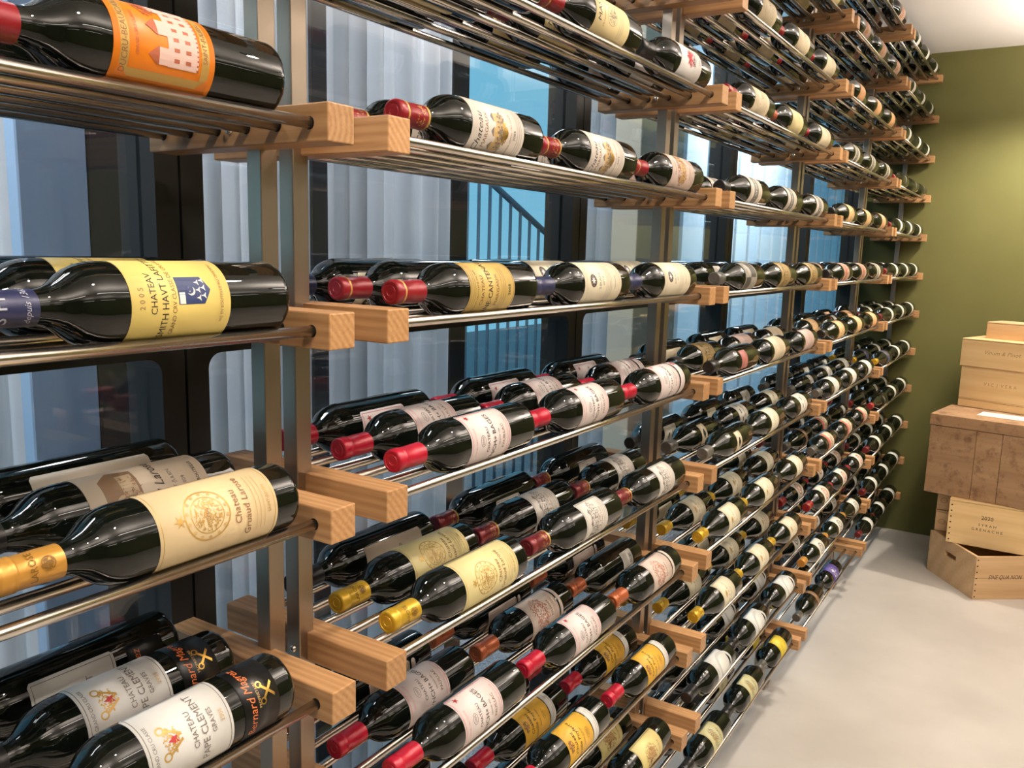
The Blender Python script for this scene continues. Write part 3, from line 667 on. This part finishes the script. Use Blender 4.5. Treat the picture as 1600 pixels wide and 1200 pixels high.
BARM = BARC.bent('label_print', 0.03865)
for m in (BACKM, BARM):      # the back label sits opposite the front label
    m.transform(Matrix.Rotation(math.pi, 4, 'Z'))

SLOT_X = [0.460, 0.798, 1.142]
DEPTH_Y = [0.051, 0.149, 0.247]
AX_Z = -0.0205 + math.sqrt((0.0376+0.0062)**2-0.0245**2)
ORD = ['', 'bottom', 'second', 'third', 'fourth', 'fifth', 'sixth', 'seventh', 'eighth', 'ninth', 'tenth', 'eleventh', 'top']
BAYW = ['fifth', 'fourth', 'third', 'second', 'first']
HERO = {
 (0, 0, 2, 0): 'dark bottle with bright orange castle label at the top left corner',
 (0, 1, 2, 0): 'dark bottle with yellow label, blue crest and navy capsule at left',
 (0, 2, 2, 0): 'dark bottle with large cream label and gold crest at the left edge',
 (0, 3, 2, 0): 'dark bottle with white key-emblem label and orange script in the lower left corner',
 (1, 1, 0, 0): 'bottle with gold label and red capsule beside the nearest oak arms',
 (1, 5, 1, 0): 'bottle with yellow label under a white strip and raspberry capsule, bottom centre',
 (1, 6, 2, 0): 'bottle with pale yellow engraved animal label at the bottom edge',
 (3, 7, 1, 0): 'bottle with purple label lying on the bottom shelf above the floor',
 (2, 7, 2, 0): 'bottle with lemon yellow label on the bottom shelf',
}
def words(b, r, i, d, k_):
    if (b, r, i, d) in HERO: return HERO[(b, r, i, d)]
    return '%s bottle, %s slot, %s row, %s shelf up, %s bay from green wall' % (T[k_][0], ('left', 'middle', 'right')[i], ('front', 'middle', 'back')[d], ORD[8-r], BAYW[b])
def cap_navy():
    w_ = mat('print_silver', lin(190, 192, 204), 0.4); return P().text('S H L', 0, 0.276, 0.017, w_).text('depuis 1365', 0, 0.2545, 0.0075, w_, 0.35)
def cap_gold():
    o_ = mat('print_olive', lin(120, 84, 20), 0.5); p = P().text('LAROSE', 0, 0.272, 0.0085, o_)
    for s_ in (-0.03, 0.0, 0.03): p.ring(s_, 0.260, 0.0062, 0.0008, o_); p.engrave(s_, 0.260, 0.009, 0.009, 14, o_, 3, 0.0004)
    return p
def cap_gilt(): return P().rules(-0.047, 0.047, (0.2475,), 0.004, GOLDP).engrave(0, 0.262, 0.08, 0.016, 26, GOLDP, 6, 0.0005)
CAPPR = {'smith': cap_navy, 'gru': cap_gold, 'gru2': cap_gold, 'leo': cap_gilt, 'marg': cap_gilt}
CAPPM = {}
def place_quat(roll): return Quaternion((0, 1, 0), -math.pi/2) @ Quaternion((0, 0, 1), roll)
def bottle(b, r, i, d, k_, roll, dx):
    e = empty('wine_bottle'); e.rotation_mode = 'QUATERNION'; e.rotation_quaternion = place_quat(roll)
    e.location = ((b-1)*L+SLOT_X[i]+dx, DEPTH_Y[d], ZF-r*H+AX_Z)
    g, c, lab, prm, ex = kind(k_)
    obj('bottle_glass', g, e); co = obj('capsule', c, e)
    if k_ in CAPPR:
        if k_ not in CAPPM: CAPPM[k_] = CAPPR[k_]().bent('capsule_print', 0.01565)
        obj('capsule_print', CAPPM[k_], co)
    lo = obj('front_label', lab, e); obj('label_print', prm, lo)
    for a, q in ex:
        x_ = obj('lower_label', a, e)
        if q: obj('label_print', q, x_)
    bl = obj('back_label', BACKM, e); obj('label_print', BARM, bl)
    tag(e, words(b, r, i, d, k_), 'bottle', 'wine bottles lying on the rack')
    return e

# which label lies where: SPEC[bay][row] = 'front;middle;back' (three slots each, left to right; '-' = empty)
SPEC = {
 0: {0: '- duc duc;- duc duc;- duc duc', 1: '- smith smith;- smith smith;- smith smith', 2: '- gru gru;- beige beige;- beige beige', 3: '- pape pape;- pape pape;- pape pape'},
 1: {-1: 'mas mas redfig;mas mas redfig;mas mas redfig', 0: 'marg marg greyeng;marg marg greyeng;marg marg greyeng', 1: 'brane star star;brane star star;star star star',
     2: 'lynch lynch lynch2;lynch lynch lynch2;lynch lynch lynch', 3: 'gru2 leo leo;gru2 leo leo;beige leo leo', 4: 'lynch lynch copper;lynch copper copper;copper copper copper',
     5: 'poy poy poy;poy poy poy;poy poy poy', 6: 'ship ship ship;ship ship ship;ship ship ship'},
 2: {-2: 'creamA creamA creamA', -1: 'creamA creamB creamA', 0: 'latour latour latour', 1: 'check goldeng goldeng', 2: 'pinksm lined pinkl;goldeng pinkl lined;lined lined lined',
     3: 'mark12 swoosh marks;mark12 marks swoosh;marks swoosh marks', 4: 'script script swoosh;script script swoosh;script script swoosh', 5: 'script script script', 6: 'arc arc arc', 7: 'cheval cheval yel', -3: 'creamB creamB creamB'},
 3: {-4: 'pinkbr pinkbr pinkbr', -3: 'pinkbr pinkbr pinkbr', -2: 'orang orang orang', -1: 'cw cw cw', 0: 'peach peach orang', 1: 'redw redw cw', 2: 'peach peach orang', 3: 'rings rings rings', 4: 'redart redart redart;brownb redart brownb;thin thin redart',
     5: 'swirl swirl swirl', 6: 'gswirl gswirl gswirl', 7: 'brownb purple -;- thin -;- - -'},
 4: {-4: 'thin thin thin', -3: 'thin thin thin', -2: 'thin thin thin', -1: 'redcap redcap redcap', 0: 'thin thin thin', 1: 'thin thin thin', 2: 'thin thin thin', 3: 'navyb thin thin', 4: 'redcap thin thin', 5: 'thin thin thin', 6: 'thin thin thin', 7: 'thin thin thin'},
}
# barely seen bottles (bay, shelf letter with e = row 0, slot, depth) that are joined into one object
STUFF = {(int(c[0]), ord(c[1])-101, int(c[2]), int(c[3])) for c in '''0e10 0e11 0e12 0e22 0f10 0f11 0f12 0g10 0g11 0g12 0h10 0h11 0h12 1e02 1e12 1e21 1e22 1j00 1k00 1k01 1k02 1k10 1k11 2b00 2b01 2b02 2b10 2b11 2b12 2b22 2e02 2e11 2e12 2e21 2e22 2f02 2f11 2f12 2f21 2f22 2j02 2j22 2k02 3a00 3a01 3a02 3a12 3a22 3b02 3c02 3d01 3d02 3e01 3e02 3e11 3e12 3e21 3e22 3f01 3f02 3f11 3f12 3f21 3f22 3i22 3j02 3j12 3k02 3k22 4a02 4a12 4a22 4b02 4b12 4b22 4c01 4c02 4c12 4d01 4d02 4d11 4d12 4d21 4d22 4e01 4e02 4e11 4e12 4e21 4e22 4f01 4f02 4f11 4f12 4f21 4f22 4g12 4j02 4j12 4j22 4k02 4k12 4k22 4l02 4l11 4l12 4l21'''.split()}   #STUFF#
ROLL = {(0, 0, 2, 0): 0.36, (0, 1, 2, 0): 0.33, (0, 2, 2, 0): 0.42, (0, 3, 2, 0): 0.55, (1, 1, 0, 0): 0.0, (1, 0, 0, 0): -0.12, (1, 0, 1, 0): -0.12, (1, 2, 0, 0): 0.12, (1, 2, 1, 0): 0.16, (1, 3, 0, 0): 0.34, (1, 4, 0, 0): 0.36, (1, 4, 0, 1): 0.75, (1, 4, 1, 1): 0.6, (1, 3, 0, 1): 0.7, (1, 2, 0, 1): 0.75, (1, 2, 1, 1): 0.75, (0, 3, 2, 1): 0.8, (0, 2, 2, 1): 0.6, (1, 4, 1, 0): 0.36, (1, 5, 1, 0): 0.5}
rest = []
for b, rows in SPEC.items():
    for r, spec in sorted(rows.items()):
        parts = spec.split(';')
        while len(parts) < 3: parts.append(parts[0])
        for d, p in enumerate(parts):
            for i, k_ in enumerate(p.split()):
                rd = random.Random(b*1000+(r+9)*50+i*7+d)
                roll = ROLL.get((b, r, i, d)); dx = rd.uniform(-0.008, 0.008)
                if roll is None: roll = 0.10 + 0.055*max(0, r) + rd.uniform(-0.18, 0.18) + (0.25 if d else 0)
                if d == 2 and r >= 1: roll = -0.75 + rd.uniform(-0.3, 0.25)
                elif d and rd.random() < 0.12 and (b, r, i, d) not in ROLL: roll += math.pi
                if k_ == '-': continue
                if (b, r, i, d) in STUFF: rest.append((b, r, i, d, k_, roll, dx)); continue
                bottle(b, r, i, d, k_, roll, dx)
if rest:
    V, Fc, MI, MM, SM = [], [], [], [], []
    for b, r, i, d, k_, roll, dx in rest:
        g, c, lab, prm, ex = kind(k_)
        M = Matrix.Translation(((b-1)*L+SLOT_X[i]+dx, DEPTH_Y[d], ZF-r*H+AX_Z)) @ place_quat(roll).to_matrix().to_4x4()
        for me in (g, c, lab):
            n = len(V); V += [tuple(M @ v.co) for v in me.vertices]
            m = me.materials[0]
            if m not in MM: MM.append(m)
            for p in me.polygons: Fc.append(tuple(x+n for x in p.vertices)); MI.append(MM.index(m)); SM.append(p.use_smooth)
    me = bpy.data.meshes.new('rear_wine_bottles'); me.from_pydata(V, [], Fc)
    for m in MM: me.materials.append(m)
    me.polygons.foreach_set('material_index', MI); me.polygons.foreach_set('use_smooth', SM); me.update()
    tag(obj('rear_wine_bottles', me), 'dark wine bottles stowed in the rear rows of the racks, barely seen', 'bottles', kind='stuff')

# ------------------------------------------------------------------ wooden crates by the green wall
PINE = wood('pine', lin(206, 164, 118), lin(224, 188, 142), 'Y', 0.6, 0.55, 0.8, 7)
PINEP = wood('pale_pine', lin(226, 186, 128), lin(240, 206, 150), 'Y', 0.5, 0.55, 0.5, 10)
OLD = wood('weathered_pine', lin(148, 112, 78), lin(172, 136, 100), 'Y', 0.5, 0.75, 1.5, 5)
nt = OLD.node_tree; bsd = nt.nodes['Principled BSDF']; src = bsd.inputs['Base Color'].links[0].from_socket
tc = N(OLD, 'ShaderNodeTexCoord'); nz = N(OLD, 'ShaderNodeTexNoise'); nz.inputs['Scale'].default_value = 14; nz.inputs['Detail'].default_value = 8; nz.inputs['Roughness'].default_value = 0.7
nt.links.new(tc.outputs['Object'], nz.inputs['Vector']); rp = ramp(OLD, [(0.50, (1, 1, 1, 1)), (0.66, (0.42, 0.34, 0.30, 1))]); nt.links.new(nz.outputs['Fac'], rp.inputs[0])
mxn = N(OLD, 'ShaderNodeMix', data_type='RGBA', blend_type='MULTIPLY'); mxn.inputs[0].default_value = 0.85
nt.links.new(src, mxn.inputs[6]); nt.links.new(rp.outputs[0], mxn.inputs[7]); nt.links.new(mxn.outputs[2], bsd.inputs['Base Color'])
BURN = mat('branded_lettering', lin(70, 44, 28), 0.7); BURNL = mat('faint_lettering', lin(176, 132, 88), 0.7)
NAIL = mat('nail_head', lin(40, 34, 30), 0.5, 0.5)
def crate(name, p, t, width, depth, height, z, m, label, lid=0.012, planks=1, overhang=0.0, hole=False, vcuts=None):
    """p = front-left bottom corner (seen from the camera), t = unit direction of the front face to the right"""
    e = empty(name, (p[0], p[1], z)); ang = math.atan2(t[1], t[0]) + math.pi/2   # local -Y runs along the front to the right, +X into depth
    e.rotation_euler = (0, 0, ang)
    th = 0.014
    # local frame: front face at x=0 running from y=0 to y=-width; depth along +x
    hb = height-lid
    ph = hb/planks
    for a_, b_ in (zip(vcuts, vcuts[1:]) if vcuts else ()):
        obj('front_board', box_mesh('front_board', 0, -b_+0.0008, 0, th, -a_-0.0008, hb-0.001, m, 0.0014), e)
    for i in range(planks):
        if not vcuts: obj('front_board', box_mesh('front_board', 0, -width, i*ph+(0.0006 if i else 0), th, 0, (i+1)*ph-0.0006, m, 0.0012), e)
        obj('rear_board', box_mesh('rear_board', depth-th, -width, i*ph, depth, 0, (i+1)*ph-0.0006, m, 0.0012), e)
    def side(y0, y1):
        if not hole:
            obj('end_board', box_mesh('end_board', th, y0, 0, depth-th, y1, hb, m, 0.0012), e); return
        c, hw, zc, hh = depth*0.52, 0.048, hb*0.66, 0.0135
        bm = bmesh.new()
        bbox(bm, th, y0, 0, c-hw, y1, hb); bbox(bm, c+hw, y0, 0, depth-th, y1, hb); bbox(bm, c-hw, y0, 0, c+hw, y1, zc-hh); bbox(bm, c-hw, y0, zc+hh, c+hw, y1, hb)
        obj('end_board', bm_mesh(bm, 'end_board', m), e)
    side(-th, 0); side(-width, -width+th)
    obj('floor_board', box_mesh('floor_board', th, -width+th, 0.002, depth-th, -th, 0.012, m), e)
    if lid: obj('lid', box_mesh('lid', -overhang, -width-overhang, hb+0.0008, depth+overhang, overhang, height, m, 0.0018), e)
    tag(e, label, 'crate', 'wooden wine crates stacked by the green wall')
    return e
def face_print(e, pr_): obj('lettering', pr_.flat('lettering', lambda s, t, l: (-0.0006-l, -s, t)), e)
nail_me = None
def nails(e, ys, zs):
    global nail_me
    if nail_me is None:
        bm = bmesh.new(); lathe(bm, [(0.0, 0.0016), (0.0026, 0.0013), (0.0038, 0.0)], 8)
        bmesh.ops.rotate(bm, verts=bm.verts, matrix=Matrix.Rotation(-math.pi/2, 3, 'Y')); bmesh.ops.recalc_face_normals(bm, faces=bm.faces); nail_me = bm_mesh(bm, 'nail', NAIL)
    for y in ys:
        for z in zs: obj('nail', nail_me, e, (0, y, z))
def unit(a, b): v = Vector((b[0]-a[0], b[1]-a[1])); v.normalize(); return v
c1 = crate('wooden_crate', (3.853, -0.470), (0.598, -0.801), 0.50, 0.40, 0.217, 0.0, PINE, 'open pine crate with a handle slot at the bottom of the stack on the floor', lid=0, hole=True, planks=2)
face_print(c1, Print().text('SINE QUA NON', 0.155, 0.112, 0.030, BURN, 0.25, 0.8)); nails(c1, (-0.009,), [0.014+0.031*i for i in range(7)])
c2 = crate('wooden_crate', (4.009, -0.317), (0.0, -1.0), 0.50, 0.165, 0.226, 0.2185, PINEP, 'pine crate printed 2020 resting on the open bottom crate', lid=0.010)
face_print(c2, Print().text('2020', 0.172, 0.152, 0.027, BURN).text('S Y R A H', 0.175, 0.115, 0.019, BURN).text('G R E N A C H E', 0.175, 0.090, 0.019, BURN)); nails(c2, (-0.012, -0.49), [0.016+0.030*i for i in range(7)])
for z_, lb in ((0.2185, 'lower'), (0.3335, 'upper')):
    c = crate('wooden_crate', (4.185, -0.246), (0.0, -1.0), 0.52, 0.30, 0.111, z_, PINE, lb + ' of two flat brown crates tucked behind the 2020 crate', lid=0.010, overhang=0.002)
    face_print(c, Print().ring(0.032, 0.05, 0.017, 0.003, BURNL, 0.014).text('TOR', 0.034, 0.05, 0.014, BURNL))
c3 = crate('wooden_crate', (4.074, -0.187), tuple(unit((4.074, -0.187), (4.003, -0.636))), 0.56, 0.48, 0.410, 0.4455, OLD, 'large weathered brown crate with dark stains in the middle of the stack', lid=0.058, planks=1, overhang=0.004, vcuts=(0, 0.215, 0.33, 0.56))
c3t = unit((4.074, -0.187), (4.003, -0.636))

c4 = crate('wooden_crate', (4.430, -0.272), tuple(unit((4.451, -0.278), (4.3525, -0.5747))), 0.50, 0.26, 0.046, 0.857, PINEP, 'shallow pale crate lying on the weathered brown crate', lid=0.008)
c5 = crate('wooden_crate', (4.428, -0.272), tuple(unit((4.451, -0.278), (4.3525, -0.5747))), 0.50, 0.26, 0.172, 0.9035, PINEP, 'pale crate with faint spaced capitals below the script-marked crate', lid=0.0)
face_print(c5, Print().text('V I C  |  V E R A', 0.20, 0.085, 0.024, BURNL))
c6 = crate('wooden_crate', (4.420, -0.262), tuple(unit((4.451, -0.278), (4.3525, -0.5747))), 0.51, 0.27, 0.146, 1.076, PINEP, 'pale crate with handwritten-style script below the topmost box', lid=0.008)
face_print(c6, Print().text('Vinum & Pinot', 0.205, 0.080, 0.030, BURNL, 0.35))
c7 = crate('wooden_crate', (4.500, -0.365), tuple(unit((4.451, -0.278), (4.3525, -0.5747))), 0.38, 0.18, 0.088, 1.2225, PINE, 'small pinkish pine box on the very top of the crate stack', lid=0.008)
paper = obj('shipping_label', box_mesh('shipping_label', 0, 0, 0, 0.13, 0.24, 0.0006, WHITEP)); paper.location = (4.135, -0.62, 0.8558); paper.rotation_euler = (0, 0, -0.157)
tag(paper, 'white paper shipping label lying on the weathered brown crate', 'label')
obj('lettering', Print().text('00 1800', 0, 0, 0.022, INKG).flat('lettering', lambda s, t, l: (0.05+t, 0.10-s, 0.0012+l)), paper)

# light fittings for the spotlights and the added fill strips
FIX = mat('fixture_black', lin(24, 24, 24), 0.5)
SPTXT = ['space behind the camera', 'rack bay nearest the camera', 'second rack bay', 'third rack bay', 'fourth rack bay', 'wooden crates']
for n_, (sx, sy) in enumerate(SPOTS):
    bm = bmesh.new(); tube_between(bm, (0, 0, 0.05), (0, 0, 0.14), 0.008, 10)
    lathe(bm, [(0.047, -0.005), (0.05, 0.0), (0.05, 0.075), (0.03, 0.085), (0.0, 0.085)], 20)
    bmesh.ops.recalc_face_normals(bm, faces=bm.faces)
    o = obj('track_spotlight', bm_mesh(bm, 'track_spotlight', FIX), None, (sx, sy, CEIL-0.14)); tag(o, 'black ceiling spotlight above the ' + SPTXT[n_], 'spotlight', 'ceiling spotlights')
FILLTXT = ['behind the camera', 'left of the aisle middle', 'right of the aisle middle', 'beside the crate stack']
for n_, (sx, sy) in enumerate(FILL_STRIPS):  # made-up hanging housings around the added fill lights
    o = obj('added_fill_strip', box_mesh('added_fill_strip', -0.62, -0.04, -0.02, 0.62, 0.04, 0.02, FIX, 0.003), None, (sx, sy, CEIL-0.42)); tag(o, 'added slim hanging fill lamp ' + FILLTXT[n_ % 4] + (', nearer row' if n_ < 4 else ', farther row'), 'lamp', 'added hanging fill lamps')
    for s_ in (-0.5, 0.5):
        bm = bmesh.new(); tube_between(bm, (s_, 0, 0.018), (s_, 0, 0.42), 0.002, 6); obj('fill_strip_wire', bm_mesh(bm, 'fill_strip_wire', FIX), o)
